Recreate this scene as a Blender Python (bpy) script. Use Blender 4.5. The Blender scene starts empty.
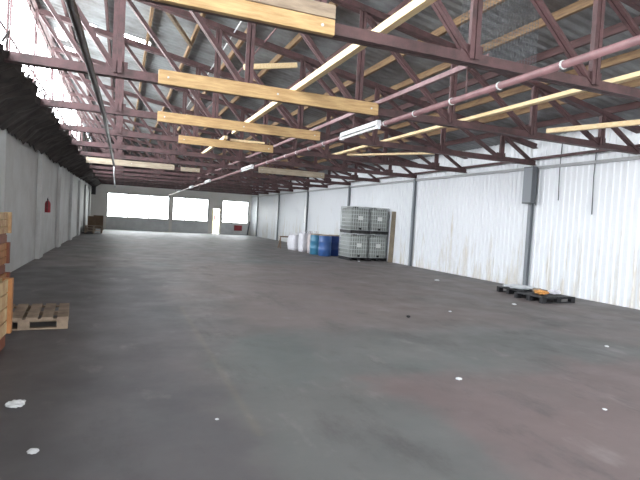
import bpy, bmesh, math, random
from mathutils import Vector, Matrix
C = bpy.context.scene.collection
PI = math.pi
S = 0.9            # one unit fitted from image pixels (used for every number below) in metres
H0 = 1.7           # camera height, in the same units
rnd = random.Random(7)

# ------------------------------------------------------------------ materials
def mat(name, col, rough=0.6, metal=0.0, noise=0.0, scale=4.0, col2=None, stretch=(1,1,1), bump=0.0, spec=None):
    m = bpy.data.materials.new(name); m.use_nodes = True
    nt = m.node_tree; b = nt.nodes['Principled BSDF']
    b.inputs['Roughness'].default_value = rough; b.inputs['Metallic'].default_value = metal
    if spec is not None: b.inputs['Specular IOR Level'].default_value = spec
    c = (*col, 1)
    if noise > 0 or col2:
        tc = nt.nodes.new('ShaderNodeTexCoord'); mp = nt.nodes.new('ShaderNodeMapping')
        mp.inputs['Scale'].default_value = stretch
        n = nt.nodes.new('ShaderNodeTexNoise'); n.inputs['Scale'].default_value = scale
        n.inputs['Detail'].default_value = 6; n.inputs['Roughness'].default_value = 0.65
        r = nt.nodes.new('ShaderNodeValToRGB')
        c2 = col2 or tuple(max(0, v*(1-noise)) for v in col)
        r.color_ramp.elements[0].position = .35; r.color_ramp.elements[1].position = .65
        r.color_ramp.elements[0].color = (*c2, 1); r.color_ramp.elements[1].color = c
        nt.links.new(tc.outputs['Object'], mp.inputs[0]); nt.links.new(mp.outputs[0], n.inputs[0])
        nt.links.new(n.outputs[0], r.inputs[0]); nt.links.new(r.outputs[0], b.inputs['Base Color'])
        if bump:
            bu = nt.nodes.new('ShaderNodeBump'); bu.inputs['Strength'].default_value = bump
            bu.inputs['Distance'].default_value = .01
            nt.links.new(n.outputs[0], bu.inputs['Height']); nt.links.new(bu.outputs[0], b.inputs['Normal'])
    else: b.inputs['Base Color'].default_value = c
    return m
M = {}
M['steel'] = mat('maroon_paint', (.115,.058,.060), .6, 0, .45, 5, (.055,.032,.032))
M['steel2'] = mat('maroon_pipe', (.24,.13,.135), .45, 0, .3, 6)
M['timber'] = mat('fresh_timber', (.56,.38,.18), .65, 0, .3, 3, (.38,.23,.10), (1,9,9), .3)
M['timber_pale'] = mat('pale_timber', (.82,.66,.40), .65, 0, .2, 3, (.68,.50,.27), (9,1,9), .3)
M['timber_dull'] = mat('dull_timber', (.46,.39,.29), .7, 0, .3, 3, (.32,.26,.19), (1,7,7))
M['timber_grey'] = mat('weathered_timber', (.36,.28,.20), .75, 0, .3, 3, (.22,.165,.12), (1,7,7), .3)
M['purlin'] = mat('old_purlin', (.31,.20,.10), .75, 0, .3, 3, (.17,.10,.06), (7,1,7), .3)
M['purlin_dark'] = mat('dark_purlin', (.12,.06,.06), .75, 0, .3, 3, (.07,.04,.04), (7,1,7))
M['roof'] = mat('roof_sheet', (.33,.35,.36), .6, .0, .45, .9, (.15,.14,.14))
M['whitesheet'] = mat('white_sheet', (.78,.80,.83), .45)
M['plaster'] = mat('left_wall_paint', (.46,.47,.46), .75, 0, .2, 1.2, (.38,.375,.36))
M['endpaint'] = mat('end_wall_paint', (.86,.85,.81), .75, 0, .2, .8, (.78,.76,.71))
M['darkclad'] = mat('dark_cladding', (.09,.07,.07), .8, 0, .3, 1)
M['outer'] = mat('outer_block', (.35,.34,.33), .8)
M['insul'] = mat('black_insulation', (.06,.05,.046), .95, 0, .5, 3, (.018,.015,.014))
M['grey'] = mat('grey_steel', (.25,.27,.29), .5, .2)
M['girt'] = mat('pale_grey_steel', (.42,.43,.44), .6)
M['greydark'] = mat('dark_grey_steel', (.12,.13,.14), .5, .2)
M['black'] = mat('black_plastic', (.015,.015,.017), .55)
M['blackpipe'] = mat('black_pipe', (.04,.028,.025), .5)
M['white'] = mat('white_enamel', (.62,.63,.64), .4)
M['tube'] = mat('lamp_tube', (.7,.7,.68), .3)
M['galv'] = mat('galvanised_tube', (.60,.63,.63), .45, .3)
M['bottle'] = mat('grey_bottle', (.36,.39,.36), .5, 0, .3, 2)
M['plate'] = mat('label_plate', (.8,.82,.8), .5)
M['blue'] = mat('blue_drum', (.05,.13,.36), .4, 0, .2, 2)
M['navy'] = mat('navy_drum', (.03,.07,.28), .4)
M['teal'] = mat('teal_drum', (.05,.20,.32), .4)
M['tan'] = mat('tan_lid', (.45,.38,.30), .7, 0, .3, 6)
M['bagw'] = mat('woven_bag', (.80,.79,.84), .8, 0, .15, 4)
M['bagp'] = mat('pinkish_bag', (.66,.58,.58), .8, 0, .2, 4)
M['ply'] = mat('plywood', (.30,.25,.18), .8, 0, .3, 3)
M['brown'] = mat('brown_board', (.20,.13,.08), .8, 0, .3, 3)
M['palletwood'] = mat('pallet_wood', (.33,.25,.18), .8, 0, .3, 5, (.18,.13,.09))
M['yellow'] = mat('yellow_board', (.60,.48,.27), .7, 0, .3, 5, (.38,.20,.09))
M['orange'] = mat('orange_board', (.45,.20,.07), .7, 0, .3, 5)
M['brownpost'] = mat('red_brown_wood', (.22,.07,.035), .7, 0, .3, 5)
M['red'] = mat('red_paint', (.30,.02,.03), .4)
M['redw'] = mat('rubbish_orange', (.70,.34,.10), .6)
M['film'] = mat('plastic_film', (.75,.78,.80), .3)
M['cream'] = mat('cream_door', (.80,.74,.50), .5)
M['paper'] = mat('white_paper', (.66,.67,.68), .7)
M['dado'] = mat('dado_block', (.78,.80,.80), .8, 0, .15, 2)

def glass():
    m = bpy.data.materials.new('window_glass'); m.use_nodes = True
    nt = m.node_tree; nt.nodes.clear()
    o = nt.nodes.new('ShaderNodeOutputMaterial'); mx = nt.nodes.new('ShaderNodeMixShader')
    t = nt.nodes.new('ShaderNodeBsdfTransparent'); t.inputs[0].default_value = (.93,.94,.93,1)
    g = nt.nodes.new('ShaderNodeBsdfGlossy'); g.inputs['Roughness'].default_value = .05
    f = nt.nodes.new('ShaderNodeFresnel'); f.inputs[0].default_value = 1.3
    nt.links.new(f.outputs[0], mx.inputs[0]); nt.links.new(t.outputs[0], mx.inputs[1]); nt.links.new(g.outputs[0], mx.inputs[2])
    nt.links.new(mx.outputs[0], o.inputs[0]); return m
M['glass'] = glass()

def floor_mat():
    m = bpy.data.materials.new('worn_concrete'); m.use_nodes = True
    nt = m.node_tree; b = nt.nodes['Principled BSDF']; L = nt.links.new
    tc = nt.nodes.new('ShaderNodeTexCoord')
    def noise(sc, det=5, st=(1,1,1), ro=.6):
        mp = nt.nodes.new('ShaderNodeMapping'); mp.inputs['Scale'].default_value = st
        n = nt.nodes.new('ShaderNodeTexNoise'); n.inputs['Scale'].default_value = sc
        n.inputs['Detail'].default_value = det; n.inputs['Roughness'].default_value = ro
        L(tc.outputs['Object'], mp.inputs[0]); L(mp.outputs[0], n.inputs[0]); return n
    def ramp(n, a, bb, ca, cb):
        r = nt.nodes.new('ShaderNodeValToRGB'); e = r.color_ramp.elements
        e[0].position = a; e[1].position = bb; e[0].color = (*ca,1); e[1].color = (*cb,1)
        L(n.outputs[0], r.inputs[0]); return r
    def mix(f, a, c, mode='MIX', fac=None):
        x = nt.nodes.new('ShaderNodeMix'); x.data_type = 'RGBA'; x.blend_type = mode
        if fac is None: L(f.outputs[0], x.inputs[0])
        else: x.inputs[0].default_value = fac
        for i, s in ((6, a), (7, c)):
            if isinstance(s, tuple): x.inputs[i].default_value = (*s, 1)
            else: L(s, x.inputs[i])
        return x.outputs[2]
    base = ramp(noise(.9, 7), .3, .7, (.105,.096,.094), (.200,.178,.172)).outputs[0]
    redm = ramp(noise(.28, 4), .50, .66, (0,0,0), (1,1,1))
    grn = ramp(noise(.23, 4, (1.3,.8,1)), .52, .66, (0,0,0), (1,1,1))
    # old painted bays of the floor, worn and blurred by traffic (edges wander with noise)
    wob = noise(1.1, 4)
    sep = nt.nodes.new('ShaderNodeSeparateXYZ'); L(tc.outputs['Object'], sep.inputs[0])
    def math_(op, a, b):
        q = nt.nodes.new('ShaderNodeMath'); q.operation = op
        for i, v in enumerate((a, b)):
            if isinstance(v, (int, float)): q.inputs[i].default_value = v
            else: L(v, q.inputs[i])
        return q.outputs[0]
    off = math_('MULTIPLY', math_('SUBTRACT', wob.outputs[0], .5), 1.6)
    X = math_('ADD', sep.outputs['X'], off); Y = math_('ADD', sep.outputs['Y'], math_('MULTIPLY', off, -1.0))
    def step(v, edge, soft, up=True):
        r = nt.nodes.new('ShaderNodeMapRange'); r.interpolation_type = 'SMOOTHSTEP'; L(v, r.inputs['Value'])
        r.inputs['From Min'].default_value = (edge-soft)*S; r.inputs['From Max'].default_value = (edge+soft)*S
        r.inputs['To Min'].default_value = 0 if up else 1; r.inputs['To Max'].default_value = 1 if up else 0
        return r.outputs[0]
    def zone(x0, x1, y0, y1, soft, amt):
        m_ = math_('MULTIPLY', math_('MULTIPLY', step(X, x0, soft), step(X, x1, soft, False)), math_('MULTIPLY', step(Y, y0, soft), step(Y, y1, soft, False)))
        return math_('MULTIPLY', m_, amt)
    def mixz(fac, a, col_):
        x = nt.nodes.new('ShaderNodeMix'); x.data_type = 'RGBA'; L(fac, x.inputs[0]); L(a, x.inputs[6]); x.inputs[7].default_value = (*col_, 1)
        return x.outputs[2]
    c = mix(grn, base, (.125,.132,.128))
    c = mix(redm, c, (.165,.138,.132))
    c = mixz(zone(-5, 1.0, -8, 16, .5, .75), c, (.085,.082,.087))
    c = mixz(zone(1.9, 11, 7.4, 18, .6, .6), c, (.185,.150,.140))
    c = mixz(zone(2.6, 12, -5, 4.8, .5, .65), c, (.170,.122,.118))
    c = mixz(zone(1.1, 2.5, -5, 7.0, .3, .55), c, (.116,.130,.124))
    c = mixz(zone(1.4, 7.5, 4.9, 7.0, .4, .5), c, (.118,.132,.126))
    X = sep.outputs['X']
    c = mixz(zone(1.06, 1.11, 3.8, 9.5, .05, .16), c, (.30,.25,.15))
    pale = ramp(noise(2.6, 8, (1,.5,1)), .60, .78, (0,0,0), (.5,.5,.5))
    c = mix(pale, c, (.30,.27,.26))
    dk = ramp(noise(.8, 9, (1.5,.6,1), .75), .53, .68, (0,0,0), (.75,.75,.75))
    c = mix(dk, c, (.075,.067,.066))
    L(c, b.inputs['Base Color'])
    rr = ramp(noise(1.4, 5), .3, .7, (.50,)*3, (.75,)*3); L(rr.outputs[0], b.inputs['Roughness'])
    bu = nt.nodes.new('ShaderNodeBump'); bu.inputs['Strength'].default_value = .25; bu.inputs['Distance'].default_value = .01
    L(noise(5, 8).outputs[0], bu.inputs['Height']); L(bu.outputs[0], b.inputs['Normal'])
    return m
M['floor'] = floor_mat()

def dirty_sheet():
    # white wall sheeting with rust and dirt runs rising from the floor
    m = M['whitesheet']; nt = m.node_tree; b = nt.nodes['Principled BSDF']; L = nt.links.new
    tc = nt.nodes.new('ShaderNodeTexCoord'); mp = nt.nodes.new('ShaderNodeMapping'); mp.inputs['Scale'].default_value = (1, 2.2, .25)
    n = nt.nodes.new('ShaderNodeTexNoise'); n.inputs['Scale'].default_value = 2.2; n.inputs['Detail'].default_value = 7; n.inputs['Roughness'].default_value = .7
    L(tc.outputs['Object'], mp.inputs[0]); L(mp.outputs[0], n.inputs[0])
    sx = nt.nodes.new('ShaderNodeSeparateXYZ'); L(tc.outputs['Object'], sx.inputs[0])
    mr = nt.nodes.new('ShaderNodeMapRange'); mr.inputs['From Min'].default_value = 0; mr.inputs['From Max'].default_value = 2.2*S
    mr.inputs['To Min'].default_value = .16; mr.inputs['To Max'].default_value = 0; L(sx.outputs['Z'], mr.inputs['Value'])
    ad = nt.nodes.new('ShaderNodeMath'); ad.operation = 'ADD'; L(n.outputs[0], ad.inputs[0]); L(mr.outputs[0], ad.inputs[1])
    r = nt.nodes.new('ShaderNodeValToRGB'); e = r.color_ramp.elements
    e[0].position = .60; e[0].color = (.82,.85,.88,1); e[1].position = .85; e[1].color = (.52,.45,.33,1)
    L(ad.outputs[0], r.inputs[0]); L(r.outputs[0], b.inputs['Base Color'])
dirty_sheet()

# ------------------------------------------------------------------ mesh helpers
class MB:
    def __init__(s): s.bm = bmesh.new(); s.mi = 0
    def _f(s, vs, smooth=False):
        try: f = s.bm.faces.new(vs); f.material_index = s.mi; f.smooth = smooth; return f
        except ValueError: return None
    def box(s, x0, x1, y0, y1, z0, z1):
        v = [s.bm.verts.new((x, y, z)) for z in (z0, z1) for y in (y0, y1) for x in (x0, x1)]
        for a in ((0,2,3,1),(4,5,7,6),(0,1,5,4),(2,6,7,3),(0,4,6,2),(1,3,7,5)): s._f([v[i] for i in a])
        return s
    def prism(s, p0, p1, poly, up=(0,0,1)):
        # extrude a 2-D section (side, up) from p0 to p1
        p0 = Vector(p0); p1 = Vector(p1); d = (p1-p0).normalized(); u = Vector(up)
        if abs(d.dot(u)) > .98: u = Vector((0,1,0))
        sd = d.cross(u).normalized(); uu = sd.cross(d)
        A = [s.bm.verts.new(p0+sd*a+uu*b) for a, b in poly]; B = [s.bm.verts.new(p1+sd*a+uu*b) for a, b in poly]
        n = len(poly)
        for i in range(n): s._f([A[i], A[(i+1)%n], B[(i+1)%n], B[i]])
        s._f(A[::-1]); s._f(B); return s
    def beam(s, p0, p1, w, h, up=(0,0,1)):
        return s.prism(p0, p1, [(-w/2,-h/2),(w/2,-h/2),(w/2,h/2),(-w/2,h/2)], up)
    def angle(s, p0, p1, w, h, t=.014, up=(0,0,1), side=1):
        a = side; P = [(0,-h/2),(a*w,-h/2),(a*w,-h/2+t),(a*t,-h/2+t),(a*t,h/2),(0,h/2)]
        return s.prism(p0, p1, P, up)
    def double_angle(s, p0, p1, w, h, up=(0,0,1)):
        p0 = Vector(p0); p1 = Vector(p1); d = (p1-p0).normalized(); u = Vector(up)
        if abs(d.dot(u)) > .98: u = Vector((0,1,0))
        sd = d.cross(u).normalized()*.008
        s.angle(p0+sd, p1+sd, w/2, h, .016, up, 1); s.angle(p0-sd, p1-sd, w/2, h, .016, up, -1); return s
    def tube(s, pts, r, n=8):
        rings = []
        pts = [Vector(p) for p in pts]
        for i, p in enumerate(pts):
            d = (pts[min(i+1,len(pts)-1)]-pts[max(i-1,0)]).normalized()
            u = Vector((0,0,1)) if abs(d.z) < .9 else Vector((1,0,0))
            a = d.cross(u).normalized(); b = a.cross(d)
            rings.append([s.bm.verts.new(p+a*r*math.cos(2*PI*k/n)+b*r*math.sin(2*PI*k/n)) for k in range(n)])
        for i in range(len(rings)-1):
            for k in range(n): s._f([rings[i][k], rings[i][(k+1)%n], rings[i+1][(k+1)%n], rings[i+1][k]], True)
        s._f(rings[0][::-1]); s._f(rings[-1]); return s
    def lathe(s, prof, n=24, c=(0,0)):
        rings = [[s.bm.verts.new((c[0]+r*math.cos(2*PI*k/n), c[1]+r*math.sin(2*PI*k/n), z)) for k in range(n)] for r, z in prof]
        for i in range(len(rings)-1):
            for k in range(n): s._f([rings[i][k], rings[i][(k+1)%n], rings[i+1][(k+1)%n], rings[i+1][k]], True)
        s._f(rings[0][::-1]); s._f(rings[-1]); return s
    def build(s, name, m, parent=None, loc=(0,0,0), rz=0, bevel=0):
        bmesh.ops.recalc_face_normals(s.bm, faces=s.bm.faces)
        bmesh.ops.scale(s.bm, vec=(S,S,S), verts=s.bm.verts)  # whole scene scaled about the floor origin, camera position too
        me = bpy.data.meshes.new(name); s.bm.to_mesh(me); s.bm.free()
        for mm in (m if isinstance(m, (list, tuple)) else [m]): me.materials.append(M[mm])
        o = bpy.data.objects.new(name, me); C.objects.link(o)
        o.location = Vector(loc)*S; o.rotation_euler = (0,0,rz)
        if parent: o.parent = parent
        if bevel:
            bv = o.modifiers.new('Bevel','BEVEL'); bv.width = bevel; bv.segments = 2; bv.limit_method = 'ANGLE'
        return o
def tag(o, label=None, cat=None, group=None, kind=None):
    if label: o['label'] = label
    if cat: o['category'] = cat
    if group: o['group'] = group
    if kind: o['kind'] = kind
    return o
def empty(name, loc, rz=0, label=None, cat=None, group=None):
    o = bpy.data.objects.new(name, None); C.objects.link(o); o.location = Vector(loc)*S
    o.rotation_euler = (0,0,rz); o.empty_display_size = .2
    return tag(o, label, cat, group)
def copy_tree(o, parent=None):
    c = o.copy(); C.objects.link(c); c.parent = parent
    for ch in list(o.children): copy_tree(ch, c)
    return c
def dup(o, loc, rz, label, group=None):
    c = copy_tree(o); c.location = Vector(loc)*S; c.rotation_euler = (0,0,rz); c['label'] = label
    if group: c['group'] = group
    return c
def struct(o): return tag(o, kind='structure')

# ------------------------------------------------------------------ hall dimensions, mostly worked out from image pixels
XL, XR, YE, YB = -2.5, 11.78, 47.9, -6.0
ZC = 3.85                                   # bottom chord
roofz = lambda x: 6.574-.175*x              # underside line of the single pitch
APX = -2.2
TR = [5.32+3.33*k for k in range(-1, 13)]   # truss lines
NODES = [-.15, 1.95, 4.05, 6.15, 8.3, 10.4]

# ------------------------------------------------------------------ shell
struct(MB().box(XL-.3, XR+.3, YB-.3, YE+.3, -.2, 0).build('floor', 'floor'))

# left wall: painted masonry with shallow piers, up to the clerestory sill
mb = MB(); mb.box(XL-.25, XL, YB, YE, 0, ZC)
for k in range(-1, 7):
    y = 13.2+5.4*k
    mb.box(XL, XL+.12, y-.45, y+.45, 0, 3.4)
mb.box(XL-.25, XL, 34, YE, ZC, 7.0)
struct(mb.build('wall_left', 'plaster'))

# right wall: vertical ribbed sheeting
mb = MB(); pitch = .19; y = YB; prof = []
while y < YE:
    prof += [(y, 0), (y+.10, 0), (y+.12, -.03), (y+.17, -.03)]; y += pitch
prof.append((YE, 0))
zs = (0, 1.9, 3.72, roofz(XR)+.12)
cols = [[mb.bm.verts.new((XR+d, yy, z)) for z in zs] for yy, d in prof]
for a, b in zip(cols, cols[1:]):
    for i in range(len(zs)-1): mb._f([a[i], b[i], b[i+1], a[i+1]])
mb.box(XR+.02, XR+.2, YB, YE, 0, zs[-1]-.0)
struct(mb.build('wall_right', 'whitesheet'))
struct(MB().box(XR-.10, XR-.03, YB, YE, 3.66, 3.74).build('trim_1', 'girt'))

# far wall with three window openings and a door
W = [(-1.2, 4.1), (4.37, 7.66), (8.92, 11.5)]; D = (8.02, 8.78); ZS, ZH, DH = 1.07, 3.22, 2.4
def wall_with(mb, y0, y1):
    xs = [XL-.25] + [v for w in (W[0], W[1], D, W[2]) for v in w] + [XR+.2]
    solid = [(xs[0], xs[1]), (xs[2], xs[3]), (xs[4], xs[5]), (xs[6], xs[7]), (xs[8], xs[9])]
    for a, b in solid: mb.box(a, b, y0, y1, 0, ZH)
    mb.mi = 2
    for a, b in W: mb.box(a, b, y0, y1, 0, ZS)
    mb.mi = 0
    mb.box(D[0], D[1], y0, y1, DH, ZH)
    mb.box(xs[0], xs[-1], y0, y1, ZH, 4.05)
    mb.mi = 1; mb.box(xs[0], xs[-1], y0, y1, 4.05, 7.1); mb.mi = 0
mb = MB(); wall_with(mb, YE, YE+.25); struct(mb.build('wall_back', ['endpaint', 'darkclad', 'dado']))

# unseen wall behind the camera; its open doorway is added to let daylight in
mb = MB()
mb.box(XL-.25, 1.5, YB-.25, YB, 0, 7.1); mb.box(9.0, XR+.2, YB-.25, YB, 0, 7.1); mb.box(1.5, 9.0, YB-.25, YB, 4.0, 7.1)
struct(mb.build('wall_front', 'plaster'))

# roof sheeting: corrugated, running down the slope, with a few slipped sheets
mb = MB(); yy = YB-.3; prof = []
while yy < YE+.3:
    prof += [(yy, 0), (yy+.06, .03), (yy+.12, .03), (yy+.18, 0)]; yy += .24
xs = [APX-.35+ (XR+.6-APX)*i/60 for i in range(61)]
HO = [(-2.0,17.8,.13,.5),(-1.82,19.5,.13,.5),(-1.0,16.3,.13,.55),(.25,15.8,.25,.2),(-1.75,11.2,.13,.4)]
cols = [[mb.bm.verts.new((x, y, roofz(x)+.11+d)) for x in xs] for y, d in prof]
for ci, (a, b) in enumerate(zip(cols, cols[1:])):
    ym = (prof[ci][0]+prof[ci+1][0])/2
    for i in range(len(xs)-1):
        xm = (xs[i]+xs[i+1])/2
        if any(abs(xm-hx) < hw and abs(ym-hy) < hh for hx, hy, hw, hh in HO): continue
        mb._f([a[i], b[i], b[i+1], a[i+1]])
struct(mb.build('ceiling', 'roof'))

# clerestory over the left wall: frames and panes bay by bay (X = APX-.1 .. wall)
GX = -2.42
n = 0
edges = [YB] + [TR[0]] + TR[1:9] + [34.0]
edges = sorted(set(e for e in edges if e <= 34.0))
for a, b in zip(edges, edges[1:]):
    if b-a < .5: continue
    n += 1
    f = MB()
    f.box(GX-.05, GX+.05, a, b, ZC, ZC+.12); f.box(GX-.05, GX+.05, a, b, roofz(APX)-.05, roofz(APX)+.08)
    f.box(GX-.015, GX+.015, a, b, 5.35, 5.40)
    k = 1
    for i in range(k+1):
        y = a+(b-a)*i/k; f.box(GX-.012, GX+.012, y-.02, y+.02, ZC, roofz(APX))
    fr = struct(f.build('window_%d' % (n+3), 'steel'))
    if n in (1, 2, 9, 10): MB().box(GX-.004, GX+.004, a+.02, b-.02, ZC+.12, 5.35).build('pane', 'glass', fr)

# windows in the far wall
for i, ((a, b), mul) in enumerate(zip(W, ([.55, 2.35], [5.5, 6.55], [9.9]))):
    f = MB(); y0, y1 = YE+.06, YE+.14
    for x in [a+.04, b-.04]: f.box(x-.04, x+.04, y0, y1, ZS, ZH)
    for x in mul: f.box(x-.05, x+.05, y0, y1, ZS, ZH)
    f.box(a, b, y0, y1, ZS, ZS+.07); f.box(a, b, y0, y1, ZH-.07, ZH)
    fr = struct(f.build('window_%d' % (i+1), 'greydark'))
    MB().box(a+.06, b-.06, YE+.095, YE+.105, ZS+.06, ZH-.06).build('pane', 'glass', fr)
    MB().box(a-.04, b+.04, YE-.06, YE+.05, ZS-.06, ZS).build('window_sill', 'endpaint', fr)
d = MB()
d.box(D[0], D[0]+.06, YE+.02, YE+.22, 0, DH); d.box(D[1]-.06, D[1], YE+.02, YE+.22, 0, DH); d.box(D[0]+.06, D[1]-.06, YE+.02, YE+.22, DH-.06, DH)
dr = struct(d.build('door_1', 'cream'))
lf = MB(); lf.box(0, .62, 0, .04, .02, DH-.08); lf.box(.06, .56, -.012, .0, .15, 1.0); lf.box(.06, .56, -.012, .0, 1.2, 2.2)
lf = lf.build('door_leaf', 'cream', dr, (D[0]+.07, YE+.24, 0), math.radians(38))
MB().tube([(.54,-.05,1.05),(.54,-.05,1.25)], .015).build('door_handle', 'greydark', lf)
MB().box(.2,.42,-.022,-.014,1.3,1.75).build('notice', 'red', lf)
# pale yard outside
struct(MB().box(-30, 40, YE+.3, YE+60, -.25, -.05).build('ground', 'endpaint'))
struct(MB().box(-60, XL-.3, -40, YE+60, -.25, -.05).build('ground', 'endpaint'))
struct(MB().box(-30, 40, -40, YB-.3, -.25, -.05).build('ground', 'endpaint'))

# ------------------------------------------------------------------ trusses
def make_truss():
    r = empty('roof_truss', (0,0,0), 0, 'x', 'roof truss', 'maroon steel roof trusses across the hall')
    MB().double_angle((XL+.02, 0, ZC+.01), (XR-.05, 0, ZC+.01), .14, .15).build('bottom_chord', 'steel', r)
    MB().double_angle((APX, 0, roofz(APX)-.14), (XR-.05, 0, roofz(XR)-.14), .17, .15).build('top_chord', 'steel', r)
    MB().double_angle((APX-.05, 0, ZC-.02), (APX-.05, 0, roofz(APX)-.08), .07, .08).build('end_post', 'steel', r)
    prev = APX
    for x in NODES:
        MB().double_angle((x, 0, ZC), (x, 0, roofz(x)-.14), .13, .12).build('web_post', 'steel', r)
        MB().double_angle((prev, .012, roofz(prev)-.16), (x, .012, ZC+.02), .10, .09).build('web_diagonal', 'steel', r)
        prev = x
    MB().double_angle((prev, .012, roofz(prev)-.16), (XR-.12, .012, ZC+.02), .10, .09).build('web_diagonal', 'steel', r)
    for x in NODES:
        MB().prism((x-.16, 0, ZC+.09), (x+.16, 0, ZC+.09), [(-.011,-.1),(.011,-.1),(.011,.1),(-.011,.1)]).build('gusset_plate', 'steel', r)
    return r
ORD = ['', 'first', 'second', 'third', 'fourth', 'fifth', 'sixth', 'seventh', 'eighth', 'ninth', 'tenth', 'eleventh', 'twelfth', 'thirteenth']
extra = {2: ', carrying the longest bright plank', 3: ', right behind the longest plank',
         4: ', with the short third yellow plank', 6: ', with a pale plank right of the lamp pipe', 7: ', with two pale planks far back at left'}
pr = make_truss()
pr.location = Vector((0, TR[1], 0))*S
pr['label'] = 'maroon roof truss nearest the camera, carrying two stacked planks'
trs = [pr]
for k in range(2, 14):
    trs.append(dup(pr, (0, TR[k], 0), 0, 'maroon roof truss, %s from the camera%s' % (ORD[k], extra.get(k, ''))))

# purlins under the roof sheeting
PX = [-1.55, -.53, .5, 1.58, 2.65, 3.69, 4.72, 5.74, 6.75, 7.7, 8.65, 9.7, 10.7]
LIGHT = {.5, 3.69, 5.74, 6.75, 8.65, 9.7, 2.65, 1.58}
for i, x in enumerate(PX):
    z = roofz(x)+.02
    o = MB().beam((x, YB+.05, z), (x, YE-.05, z), .07, .15).build('purlin', 'purlin' if x in LIGHT else 'purlin_dark')
    tag(o, '%s purlin along the hall, %s down the slope from the left glazing' %
        ('brown timber' if x in LIGHT else 'dark maroon', ORD[i+1]), 'purlin', 'purlins under the roof sheets')
tag(MB().beam((APX-.06, YB+.05, roofz(APX)+.0), (APX-.06, 34, roofz(APX)+.0), .10, .22).build('ridge_beam', 'steel'),
    'maroon beam along the top edge of the roof above the left glazing', 'beam')

# glazing braces between truss ends
for k in range(1, 9):
    y0, y1 = TR[k]+.1, TR[k+1]-.1
    b = MB().tube([(-2.3, y0, 6.6), (-2.3, (y0+y1)/2, 4.1)], .014, 6)
    b.tube([(-2.3, y1, 6.6), (-2.3, (y0+y1)/2, 4.1)], .014, 6)
    tag(b.build('glazing_brace', 'steel'), 'thin V shaped steel brace before the left glazing, bay %s from the camera' % ORD[k], 'brace', 'V braces before the left glazing')

# node ties along the hall
tag(MB().angle((4.40, TR[1]+.12, ZC+.145), (4.40, YE-.1, ZC+.145), .06, .07).build('tie_bar', 'steel2'),
    'mauve steel tie bar running along the bottom chords above the lamp pipe', 'tie bar')
tag(MB().tube([(3.05, 4, roofz(3.05)-.1), (3.05, YE-.2, roofz(3.05)-.1)], .02).build('conduit', 'steel2'),
    'mauve conduit high under the roof sheets behind the planks', 'pipe')
tag(MB().tube([(2.31, 4, roofz(2.31)-.14), (2.31, 26, roofz(2.31)-.14)], .016).build('conduit', 'white'),
    'thin white conduit high under the roof sheets', 'pipe')

# lamp pipe with fluorescent fittings
cz, cx = 3.38, 4.0
p = empty('lamp_pipe', (cx, 2, cz), 0, 'mauve service pipe slung under the trusses, running to the far wall', 'pipe')
pp = MB().tube([(0, 0, 0), (0, YE-2.2, 0)], .04, 10).build('pipe', 'steel2', p)
for k in range(1, 13):
    MB().tube([(0, TR[k]-2, 0), (0, TR[k]-2, ZC-cz-.09)], .012, 6).build('hanger', 'steel', p)
for k in range(14):
    MB().tube([(0, .9+k*.9, 0), (0, .92+k*.9, 0)], .048, 10).build('clip', 'galv', pp)
def batten_lamp(y, label, L=1.5, dx=.0):
    r = empty('fluorescent_lamp', (cx-.094+dx, y, cz-.06), 0, label, 'lamp', 'fluorescent fittings on the pipe')
    MB().prism((0, -L/2, .06), (0, L/2, .06), [(-.05,-.03),(.05,-.03),(.03,.05),(-.03,.05)]).build('housing', 'white', r)
    MB().tube([(0, -L/2+.06, 0), (0, L/2-.06, 0)], .022).build('tube', 'tube', r)
    for s in (-1, 1): MB().box(-.03, .03, s*(L/2-.03)-.03, s*(L/2-.03)+.03, -.03, .035).build('lamp_holder', 'white', r)
    return r
l0 = batten_lamp(8.2, 'white unlit fluorescent fitting on the pipe, nearest of the row, above the metre-high totes side')
for y, lb in ((16.8, 'white unlit fluorescent fitting on the pipe, second from the camera'), (25.2, 'white unlit fluorescent fitting on the pipe, third from the camera'),
              (31.4, 'white unlit fluorescent fitting on the pipe, fourth from the camera'), (38.0, 'white unlit fluorescent fitting on the pipe, farthest')):
    dup(l0, (cx-.094, y, cz-.06), 0, lb)
l0['label'] = 'white unlit fluorescent fitting on the pipe, nearest the camera'

# black sagging cable pipe on the left
tag(MB().tube([(-.46, 3.0, 3.66), (-.54, 5.51, 3.70), (-.50, 7.8, 3.73), (-.48, 8.59, 3.72), (-.42, 12, 3.74), (-.38, 24.9, 3.73)], .05, 10).build('pipe', 'blackpipe'),
    'black pipe slung under the trusses at upper left', 'pipe')
tag(MB().tube([(-.38, 24.95, 3.72), (-.37, 25.0, 3.3), (-.33, 25.2, 3.0), (-.30, 25.3, 2.75)], .03, 8).build('cable', 'white'),
    'pale cable dangling from the end of the black pipe', 'cable')

# ------------------------------------------------------------------ planks and battens
def plank(x0, x1, k, label, z=ZC+.02, h=.225, m='timber', t=.07, dy=0, tilt=0, name='timber_plank', bolts=True):
    y = TR[k]-.078-t/2+dy
    r = empty(name, (x0, y, z), 0, label, 'plank', 'planks fixed along the trusses')
    bd = MB().beam((0,0,0), (x1-x0,0,tilt), t, h).build('board', m, r, bevel=.004)
    if bolts:
        nb = max(2, int((x1-x0)/1.1))
        for i in range(nb):
            xx = .15+(x1-x0-.3)*i/(nb-1)
            MB().tube([(xx, -t/2-.012, tilt*xx/(x1-x0)), (xx, -t/2+.002, tilt*xx/(x1-x0))], .018, 6).build('bolt', 'galv', bd)
    return r
plank(-1.46, 2.10, 1, 'broad yellow plank on the nearest truss, lower of two at top of view', z=3.83, h=.17)
plank(-1.48, 2.12, 1, 'greyer plank lying above the broad yellow one at top of view', z=4.02, h=.15, m='timber_grey', dy=.05, bolts=False, tilt=.0)
plank(.47, 4.43, 2, 'longest bright yellow plank on the second truss', z=3.87)
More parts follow.
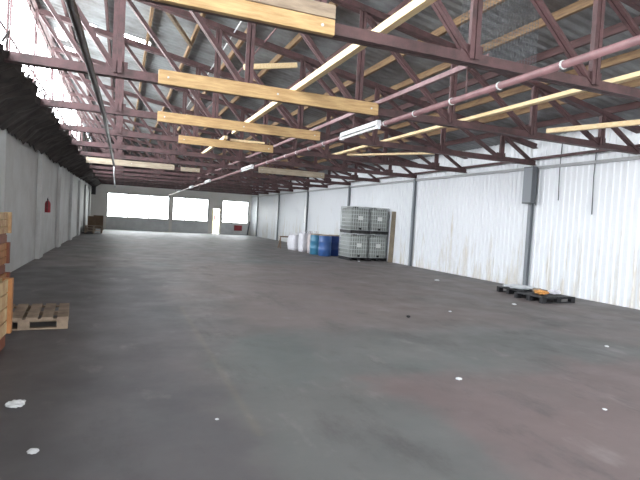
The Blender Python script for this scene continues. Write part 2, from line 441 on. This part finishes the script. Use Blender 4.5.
plank(.67, 4.57, 3, 'yellow plank on the third truss, directly behind the longest plank', z=3.84)
plank(1.47, 4.32, 4, 'third yellow plank back, shorter, on the fourth truss', z=3.86)
plank(-1.56, 2.3, 7, 'long pale plank far back at left, above the left end of the windows', z=3.9, h=.26, m='timber_dull')
plank(2.6, 3.5, 7, 'short pale plank far back beside the long pale one', z=3.86, h=.2, m='timber_dull')
plank(5.6, 8.75, 6, 'pale plank on a far truss right of the lamp pipe', z=3.85, h=.26, m='timber_dull')
def batten(p0, p1, label, w=.10, h=.10, m='timber_pale'):
    o = MB().beam(p0, p1, w, h).build('timber_batten', m, bevel=.004); return tag(o, label, 'batten', 'loose timber battens on the trusses')
zt = ZC+.185
batten((2.82, 1.8, zt), (2.82, 14.0, zt), 'long pale batten lying lengthwise over the planks, running from top of view')
batten((2.80, 15.0, zt), (2.82, 20.5, zt), 'pale batten continuing the long lengthwise one towards the far wall')
batten((6.75, 2.2, zt), (6.75, 13.0, zt), 'long pale batten lying lengthwise on the trusses at right', .12, .07)
batten((6.74, 13.3, zt), (6.78, 16.2, zt), 'short pale batten in line behind the long right hand one', .12, .07)
batten((8.95, 13.3, zt-.02), (7.1, 15.7, zt-.02), 'pale batten lying aslant on the trusses above the grey totes', .12, .06)
batten((3.0, 15.36, zt-.008), (4.05, 15.26, zt-.008), 'short pale batten aslant behind the third yellow plank', .12, .06)
batten((10.1, 5.5, zt), (8.9, 8.8, zt), 'yellow batten lying near the right wall at truss level', .10, .10, 'timber_pale')
batten((2.56, 11.88, 5.24), (3.87, 11.88, 5.50), 'pale short cross batten fixed high under the roof', .08, .12)
batten((.80, 12.2, roofz(.8)-.12), (1.55, 13.9, roofz(1.55)-.12), 'tan brace timber aslant under the roof sheets at upper left', .08, .10, 'timber_grey')

# wire mesh hanging between purlins at upper right
mb = MB()
for i in range(27): x = 4.08+i*.05; mb.beam((x, 5.62, ZC+.1), (x, 5.62, roofz(x)-.07), .004, .004)
for j in range(34): z = ZC+.12+j*.05; mb.beam((4.08, 5.62, z), (5.38, 5.62, z), .004, .004)
tag(mb.build('wire_mesh_panel', 'greydark'), 'dark wire mesh panel hanging behind the nearest truss at upper right', 'mesh')

# sagging black insulation along the left wall head
mb = MB(); cols = []; y = 1.0
while y < 46:
    j = rnd.uniform(-.06, .06); j2 = rnd.uniform(-.09, .07)
    wz = 3.34 + max(0, (y-14)/32)*.35
    cols.append([mb.bm.verts.new(v) for v in ((XL+.125, y, wz+.08+j2), (XL+.20, y, wz-.04+j2*1.5), (XL+.5, y, 3.58+j), (-1.62+j, y, 3.80+j2*.6), (-1.60+j, y, 3.93+j*.6), (-2.0, y, 4.0+j), (XL+.125, y, 4.02+j))])
    y += .17
for a, b in zip(cols, cols[1:]):
    for i in range(7): mb._f([a[i], b[i], b[(i+1)%7], a[(i+1)%7]])
mb._f(cols[0]); mb._f(cols[-1])
for i in range(90):
    y = rnd.uniform(7, 40); x = rnd.uniform(-1.66, -1.56)
    mb.beam((x, y, 3.9), (x+rnd.uniform(-.1,.1), y+rnd.uniform(-.1,.1), 3.9+rnd.uniform(.06,.22)), .015, .03)
tag(mb.build('insulation_ledge', 'insul'), 'ragged black insulation sagging along the head of the left wall', 'insulation')

# ------------------------------------------------------------------ columns, fittings on walls
def col(y): 
    r = empty('steel_column', (XR-.095, y, 0), 0, 'x', 'column', 'grey steel columns on the right wall')
    b = MB(); b.box(-.055,-.043,-.06,.06,0,ZC-.09); b.box(.043,.055,-.06,.06,0,ZC-.09); b.box(-.043,.043,-.006,.006,0,ZC-.09); b.build('shaft', 'grey', r)
    MB().box(-.08,.055,-.09,.09,0,.02).build('base_plate', 'greydark', r)
    return r
c0 = col(TR[3]); c0['label'] = 'grey steel column on the right wall behind the black pallets'
for k, lb in ((5, 'grey steel column on the right wall, right of the grey totes'), (7, 'grey steel column on the right wall, rising behind the grey totes'),
              (9, 'grey steel column on the right wall beyond the white bags, with a white panel'), (11, 'far grey steel column, second from the far right corner'), (13, 'farthest grey steel column by the far right corner')):
    dup(c0, (XR-.095, TR[k], 0), 0, lb)
r = empty('cable_box', (11.50, 11.93, 2.6), 0, 'dark grey steel box high on the column behind the black pallets', 'box')
MB().box(-.06,.12,-.19,.19,0,1.12).build('housing', 'greydark', r, bevel=.01)
MB().box(-.072,-.0605,-.17,.17,.04,1.08).build('cover', 'grey', r)
tag(MB().box(XR-.22,XR-.17,TR[9]-.12,TR[9]+.25,1.55,2.6).build('white_panel', 'white'), 'white panel hung on the column beyond the white bags', 'panel')
tag(MB().beam((11.62, TR[0], 3.97), (11.62, YE-.1, 3.97), .07, .07).build('eave_beam', 'steel'), 'dark maroon beam along the right wall at truss height', 'beam')
# seams / cables down the right wall
for y, z0, z1, lb in ((11.0, 2.7, 4.4, 'thin dark cable down the right wall beside the grey box'), (9.85, 2.3, 4.3, 'thin dark cable down the right wall nearer the picture edge')):
    tag(MB().tube([(XR-.045, y, z1), (XR-.043, y+.03, (z0+z1)/2), (XR-.045, y, z0)], .014, 6).build('cable', 'greydark'), lb, 'cable')

def extinguisher(loc, rz, label):
    r = empty('fire_extinguisher', loc, rz, label, 'fire extinguisher')
    MB().lathe([(.075,.12),(.095,.14),(.095,.42),(.07,.50),(.03,.53),(.03,.56)], 20).build('cylinder', 'red', r)
    MB().box(-.015,.015,-.09,.05,.56,.60).tube([(0,-.09,.60),(0,.02,.64)], .01, 6).build('valve_handle', 'black', r)
    MB().tube([(0,-.04,.57),(.0,-.13,.5),(0,-.14,.3),(0,-.12,.15)], .014, 8).build('hose', 'black', r)
    MB().box(-.10,-.085,-.06,.06,.1,.4).build('bracket', 'black', r)
    return r
extinguisher((XL+.105, 19.9, 1.36), 0, 'dark red fire extinguisher hung on the left wall')
r = empty('hose_cabinet', (10.5, YE-.152, .38), 0, 'small red cabinet low on the far wall under the right window', 'cabinet')
MB().box(-.36,.36,-.12,.15,0,.5).build('body', 'red', r, bevel=.01)
MB().box(-.33,-.01,-.135,-.12,.03,.47).build('door', 'red', r); MB().box(.01,.33,-.135,-.12,.03,.47).build('door', 'red', r)
MB().box(-.62,-.45,-.0,.1,-.3,.02).build('white_tag', 'paper', r)
tag(MB().box(-2.45,-2.1,YE-.3,YE-.02,2.95,3.75).build('wall_box', 'black', bevel=.02), 'black box high in the far left corner', 'box')
tag(MB().beam((11.45, YE-.1, 0), (11.62, YE-.1, 1.3), .1, .1).build('dark_post', 'greydark'), 'dark post standing in the far right corner', 'post')

# ------------------------------------------------------------------ pallets
def make_pallet(name, m, w=1.33, d=.9, h=.16, boards=7, label='x', cat='pallet', group=None, bm_=None):
    r = empty(name, (0,0,0), 0, label, cat, group)
    t = MB(); bw = w/boards*.78
    for i in range(boards):
        x = -w/2 + bw/2 + (w-bw)*i/(boards-1); t.box(x-bw/2, x+bw/2, -d/2, d/2, h-.025, h)
    for y in (-d/2+.05, 0, d/2-.05): t.box(-w/2, w/2, y-.05, y+.05, h-.047, h-.0252)
    t.build('top_deck', m, r)
    for y in (-d/2+.05, 0, d/2-.05):
        for x in (-w/2+.07, 0, w/2-.07): MB().box(x-.07, x+.07, y-.05, y+.05, .0222, h-.0472).build('block', bm_ or m, r)
    b = MB()
    for y in (-d/2+.05, 0, d/2-.05): b.box(-w/2, w/2, y-.05, y+.05, 0, .022)
    b.build('skids', m, r); return r
bp = make_pallet('plastic_pallet', 'black', 1.12, .92, .15, 9, 'black plastic pallet by the right wall, nearer one with orange rubbish', 'pallet', 'black pallets by the right wall')
bp.location = Vector((10.22, 9.8, 0))*S; bp.rotation_euler = (0,0,math.radians(2))
dup(bp, (10.55, 10.84, 0), math.radians(-3), 'black plastic pallet by the right wall, farther one under crumpled clear film')
wp = make_pallet('wooden_pallet', 'palletwood', 1.08, 1.12, .17, 6, 'weathered wooden pallet lying flat on the floor at left', 'pallet')
wp.location = Vector((-1.21, 8.3, 0))*S; wp.rotation_euler = (0,0,math.radians(4))

def crumple(name, loc, r, m, label, cat, flat=.35, seed=1, group=None):
    rr = random.Random(seed); bm = bmesh.new(); bmesh.ops.create_icosphere(bm, subdivisions=3, radius=r)
    for v in bm.verts:
        v.co *= 1+rr.uniform(-.25,.25); v.co.z *= flat
    zmin = min(v.co.z for v in bm.verts)
    for v in bm.verts: v.co.z -= zmin
    mb = MB(); mb.bm.free(); mb.bm = bm
    return tag(mb.build(name, m, None, loc), label, cat, group)
crumple('rubbish_heap', (10.05, 9.75, .15), .16, 'redw', 'crumpled orange wrapper lying on the nearer black pallet', 'rubbish', .35, 3)
crumple('rubbish_bag', (10.55, 9.8, .15), .14, 'bagw', 'small white crumpled bag on the nearer black pallet', 'rubbish', .4, 5)
crumple('rubbish_bag', (10.28, 10.1, .15), .13, 'tan', 'tan crumpled packing on the nearer black pallet', 'rubbish', .45, 8)
crumple('plastic_film', (10.35, 10.85, .15), .38, 'film', 'crumpled clear film spread on the farther black pallet', 'plastic film', .12, 6)

# ------------------------------------------------------------------ crates at left
def crate(w, d, h, label, m1, m2, m3, group=None, n=5, foot=.12):
    r = empty('wooden_crate', (0,0,0), 0, label, 'crate', group)
    bh = (h-foot)/n
    for nm, (dx, dy) in {'a':(0,-1), 'b':(0,1), 'c':(-1,0), 'd':(1,0)}.items():
        b = MB()
        for i in range(n):
            z0 = foot+i*bh+.008; z1 = foot+(i+1)*bh-.008
            if dx == 0: b.box(-w/2+.06, w/2-.06, dy*d/2-.012, dy*d/2+.012, z0, z1)
            else: b.box(dx*w/2-.012, dx*w/2+.012, -d/2+.06, d/2-.06, z0, z1)
        b.build('side_panel', m1, r)
    for sx in (-1,1):
        for sy in (-1,1): MB().box(sx*w/2-.05, sx*w/2+.05, sy*d/2-.05, sy*d/2+.05, foot, h).build('corner_post', m2, r)
    MB().box(-w/2+.02, w/2-.02, -d/2+.02, d/2-.02, foot-.03, foot).build('bottom_board', m3, r)
    for x in (-w/2+.06, 0, w/2-.06): MB().box(x-.05, x+.05, -d/2, d/2, 0, foot-.0305).build('skid', m3, r)
    return r
k1 = crate(1.0, 1.3, .82, 'yellow slatted wooden crate with red-brown base at the left picture edge', 'yellow', 'orange', 'brownpost', None, 4, .16)
k1.location = Vector((-1.72, 6.25, 0))*S
k2 = crate(.50, 1.1, .52, 'orange slatted crate at the foot of the tall stack by the left wall', 'orange', 'brownpost', 'brownpost', 'stacked crates by the left wall', 3, .16)
k2.location = Vector((-2.05, 9.47, 0))*S
dup(k2, (-2.06, 9.46, .5202), .0, 'orange slatted crate in the middle of the tall stack by the left wall')
k3 = crate(.50, 1.1, .52, 'yellow slatted crate on top of the tall stack by the left wall', 'yellow', 'yellow', 'brownpost', 'stacked crates by the left wall', 3, .16)
k3.location = Vector((-2.05, 9.47, 1.0404))*S

# clutter at the far left
q = dup(wp, (-1.75, 39, 0), math.radians(90), 'brown wooden pallet lowest in the pile at the far end of the left wall', 'pallets at the far left')
dup(q, (-1.72, 39.05, .171), math.radians(87), 'brown wooden pallet, second up in the pile at the far left')
dup(q, (-1.75, 38.95, .342), math.radians(92), 'brown wooden pallet on top of the pile at the far left')
tag(MB().prism((-2.0, 40.6, .0), (-2.0, 40.6, 1.15), [(-.25,-.05),(.25,-.05),(.25,.05),(-.25,.05)]).build('brown_board', 'brown'), 'brown board standing upright beyond the far left pallets', 'board')
tag(MB().box(-2.2,-1.42,YE-.25,YE-.05,0,1.15).build('leaning_board', 'brown', bevel=.01), 'dark brown panel leaning against the far wall left of the windows', 'board')

# ------------------------------------------------------------------ intermediate bulk containers
def make_ibc():
    w, d, h = .965, 1.22, 1.25
    r = empty('bulk_container', (0,0,0), 0, 'x', 'tote tank', 'grey caged totes by the right wall')
    b = MB()
    for x in (-w/2+.07, 0, w/2-.07): b.box(x-.06, x+.06, -d/2, d/2, 0, .11)
    b.box(-w/2, w/2, -d/2, d/2, .111, .145); b.build('pallet_base', 'black', r)
    bm = bmesh.new(); bmesh.ops.create_cube(bm, size=1)
    for v in bm.verts: v.co = Vector((v.co.x*(w-.07), v.co.y*(d-.07), .15+(v.co.z+.5)*(h-.24)))
    mb = MB(); mb.bm.free(); mb.bm = bm
    bo = mb.build('bottle', 'bottle', r, bevel=.07)
    MB().lathe([(.12,h-.09),(.12,h-.04),(.10,h-.03)], 16).build('cap', 'black', bo)
    c = MB(); rr = .015
    for x in [-w/2+rr+(w-2*rr)*i/8 for i in range(9)]:
        for y in (-d/2+rr, d/2-rr): c.tube([(x,y,.14),(x,y,h-.02)], rr, 5)
    for y in [-d/2+rr+(d-2*rr)*i/9 for i in range(10)]:
        for x in (-w/2+rr, w/2-rr): c.tube([(x,y,.14),(x,y,h-.02)], rr, 5)
    for z in [.16+(h-.19)*i/6 for i in range(7)]:
        for y in (-d/2+rr, d/2-rr): c.tube([(-w/2,y,z),(w/2,y,z)], rr, 5)
        for x in (-w/2+rr, w/2-rr): c.tube([(x,-d/2,z),(x,d/2,z)], rr, 5)
    for x in (-w/4, w/4): c.tube([(x,-d/2,h-.015),(x,d/2,h-.015)], .014, 6)
    c.build('cage', 'galv', r)
    MB().box(-.12,.12,-d/2-.008,-d/2-.001,.62,.80).build('label_plate', 'plate', r)
    MB().tube([(0,-d/2+.06,.22),(0,-d/2-.015,.22)], .05, 12).build('valve', 'black', bo)
    return r
A = 0.0
ib = make_ibc()
def ibp(i, z):   # i-th from the left along the front line
    f = Vector((9.74, 20.72, 0)); ux = Vector((math.cos(A), math.sin(A), 0)); uy = Vector((-math.sin(A), math.cos(A), 0))
    q = f + ux*(.485+.99*i) + uy*.615; q.z = z; return q
ib.location = ibp(0,0)*S; ib.rotation_euler = (0,0,A); ib['label'] = 'grey caged tote tank, lower left of the block of four'
dup(ib, ibp(1,0), A, 'grey caged tote tank, lower right of the block of four')
dup(ib, ibp(0,1.252), A, 'grey caged tote tank, upper left of the block of four')
dup(ib, ibp(1,1.252), A, 'grey caged tote tank, upper right of the block of four')
tag(MB().prism((11.62, 20.25, 0), (11.68, 20.25, 2.35), [(-.11,-.02),(.11,-.02),(.11,.02),(-.11,.02)]).build('plywood_board', 'ply'),
    'brown board leaning on the right wall next to the totes', 'board')

# ------------------------------------------------------------------ drums and bags
def drum(m, label):
    r = empty('plastic_drum', (0,0,0), 0, label, 'drum', 'blue drums beside the totes')
    MB().lathe([(.29,0),(.32,.03),(.32,.30),(.335,.33),(.32,.36),(.32,.66),(.335,.69),(.32,.72),(.32,.97),(.29,1.0)], 24).build('barrel', m, r)
    MB().lathe([(.30,1.0),(.31,1.03),(.28,1.06)], 24).build('lid', 'tan', r)
    return r
dr_ = drum('blue', 'bright blue plastic drum, front one beside the totes'); dr_.location = Vector((9.5, 23.1, 0))*S
dn = drum('navy', 'navy drum tucked between the bright blue drum and the totes'); dn.location = Vector((10.15, 23.5, 0))*S
dt = drum('teal', 'teal blue drum, leftmost drum next to the bags'); dt.location = Vector((9.38, 24.0, 0))*S
def bag(w, d, h, m, label, seed, loc, rz=0):
    rr = random.Random(seed); r = empty('bulk_bag', loc, rz, label, 'bulk bag', 'bulk bags left of the drums')
    bm = bmesh.new(); bmesh.ops.create_cube(bm, size=1); bmesh.ops.subdivide_edges(bm, edges=bm.edges, cuts=5, use_grid_fill=True)
    for v in bm.verts:
        z = v.co.z+.5; bul = 1+.12*math.sin(PI*z)
        v.co = Vector((v.co.x*w*bul+rr.uniform(-.02,.02), v.co.y*d*bul+rr.uniform(-.02,.02), z*h + (rr.uniform(-.05,.05) if z > .9 else 0)))
    mb = MB(); mb.bm.free(); mb.bm = bm; o = mb.build('sack', m, r)
    for p in o.data.polygons: p.use_smooth = True
    for sx in (-1,1):
        for sy in (-1,1):
            x, y = sx*w*.42, sy*d*.42
            MB().tube([(x,y,h-.08),(x+.02*sx,y,h+.12),(x-.06*sx,y,h+.16),(x-.10*sx,y,h-.02)], .016, 6).build('lifting_loop', m, r)
    return r
bag(.75,.75,.85,'bagw','lavender white bulk bag, leftmost of the bags',1,(9.45,27.2,0),.2)
bag(.5,.5,1.0,'bagw','tall white bulk bag in the middle of the bags',2,(9.45,25.9,0),.1)
bag(.45,.45,1.0,'bagp','pinkish bulk bag beside the teal drum',3,(9.55,24.95,0),-.1)
tr = empty('timber_trestle', (9.0, 28.0, 0), 0, 'brown timber trestle at the left end of the bags', 'trestle')
MB().beam((-.35,0,.7),(.35,0,.7),.08,.08).build('rail', 'brown', tr)
for sx in (-1,1):
    for sy in (-1,1): MB().beam((sx*.3,0,.66),(sx*.36,sy*.25,0.02),.05,.05).build('leg', 'brown', tr)

# ------------------------------------------------------------------ floor litter
L = [((-.76,4.78),.07,.045,'larger white paper scrap on the floor at lower left'), ((-.5,3.85),.035,.03,'small white paper scrap nearest the bottom left corner'),
     ((3.62,4.6),.034,.03,'white paper scrap on the floor at bottom centre right'), ((.81,4.12),.015,.012,'tiny white paper fleck on the floor, bottom left of centre'),
     ((6.34,8.48),.03,.03,'pale scrap on the open floor below the totes'), ((8.65,9.17),.05,.045,'pale scrap on the floor before the black pallets'),
     ((9.53,13.54),.07,.05,'pale flattened scrap on the floor beyond the black pallets'), ((7.11,5.52),.03,.02,'pale scrap on the floor at the right, below the black pallets'),
     ((10.0,20.2),.05,.06,'white scrap on the floor at the foot of the totes'), ((4.51,3.47),.02,.02,'tiny pale fleck on the floor at lower right')]
for i, ((x, y), r_, h_, lb) in enumerate(L):
    crumple('paper_scrap', (x, y, 0), r_, 'paper', lb, 'litter', .35, 20+i, 'paper scraps on the floor')
crumple('dark_lump', (5.05, 8.0, 0), .035, 'black', 'small dark lump on the middle of the floor', 'litter', .6, 50)

# ------------------------------------------------------------------ light: overcast sky through the openings
w = bpy.data.worlds.new('sky'); bpy.context.scene.world = w; w.use_nodes = True
nt = w.node_tree; bg = nt.nodes['Background']
tc = nt.nodes.new('ShaderNodeTexCoord'); sx = nt.nodes.new('ShaderNodeSeparateXYZ'); rp = nt.nodes.new('ShaderNodeValToRGB')
nt.links.new(tc.outputs['Generated'], sx.inputs[0]); nt.links.new(sx.outputs['Z'], rp.inputs[0])
e = rp.color_ramp.elements; e[0].position = 0; e[0].color = (.96,.97,1,1); e[1].position = .8; e[1].color = (.85,.93,1,1)
nt.links.new(rp.outputs[0], bg.inputs[0]); bg.inputs[1].default_value = 18
def portal(loc, size, rot):
    l = bpy.data.lights.new('sky_portal', 'AREA'); l.shape = 'RECTANGLE'; l.size = size[0]*S; l.size_y = size[1]*S
    l.cycles.is_portal = True
    o = bpy.data.objects.new('sky_portal', l); C.objects.link(o); o.location = Vector(loc)*S; o.rotation_euler = rot
portal((XL-.05, (YB+34)/2, 5.4), (3.1, 34-YB), (0, -PI/2, 0))
portal(((XL+XR)/2, YE+.2, 2.1), (13.5, 2.4), (-PI/2, 0, 0))
portal((5.25, YB-.2, 2.0), (7.5, 4.0), (PI/2, 0, 0))

# ------------------------------------------------------------------ camera
f, yaw, pit, roll = 501.475, math.radians(21.753), math.radians(-2.105), math.radians(3.22)
cam = bpy.data.cameras.new('camera'); co = bpy.data.objects.new('camera', cam); C.objects.link(co)
cam.sensor_width = 36; cam.lens = f/640*36; cam.clip_start = .05; cam.clip_end = 300
fwd = Vector((math.sin(yaw)*math.cos(pit), math.cos(yaw)*math.cos(pit), math.sin(pit)))
right = Vector((math.cos(yaw), -math.sin(yaw), 0)); up = right.cross(fwd)
# the horizon falls to the right: the camera is turned about its axis
r2 = right*math.cos(roll) + up*math.sin(roll); u2 = -right*math.sin(roll) + up*math.cos(roll)
m3 = Matrix((r2, u2, -fwd)).transposed()
co.matrix_world = Matrix.Translation(Vector((0,0,H0))*S) @ m3.to_4x4()
sc = bpy.context.scene; sc.camera = co
sc.view_settings.view_transform = 'Standard'; sc.view_settings.look = 'None'
sc.view_settings.gamma = 1; sc.view_settings.use_curve_mapping = False; sc.view_settings.exposure = 0.06
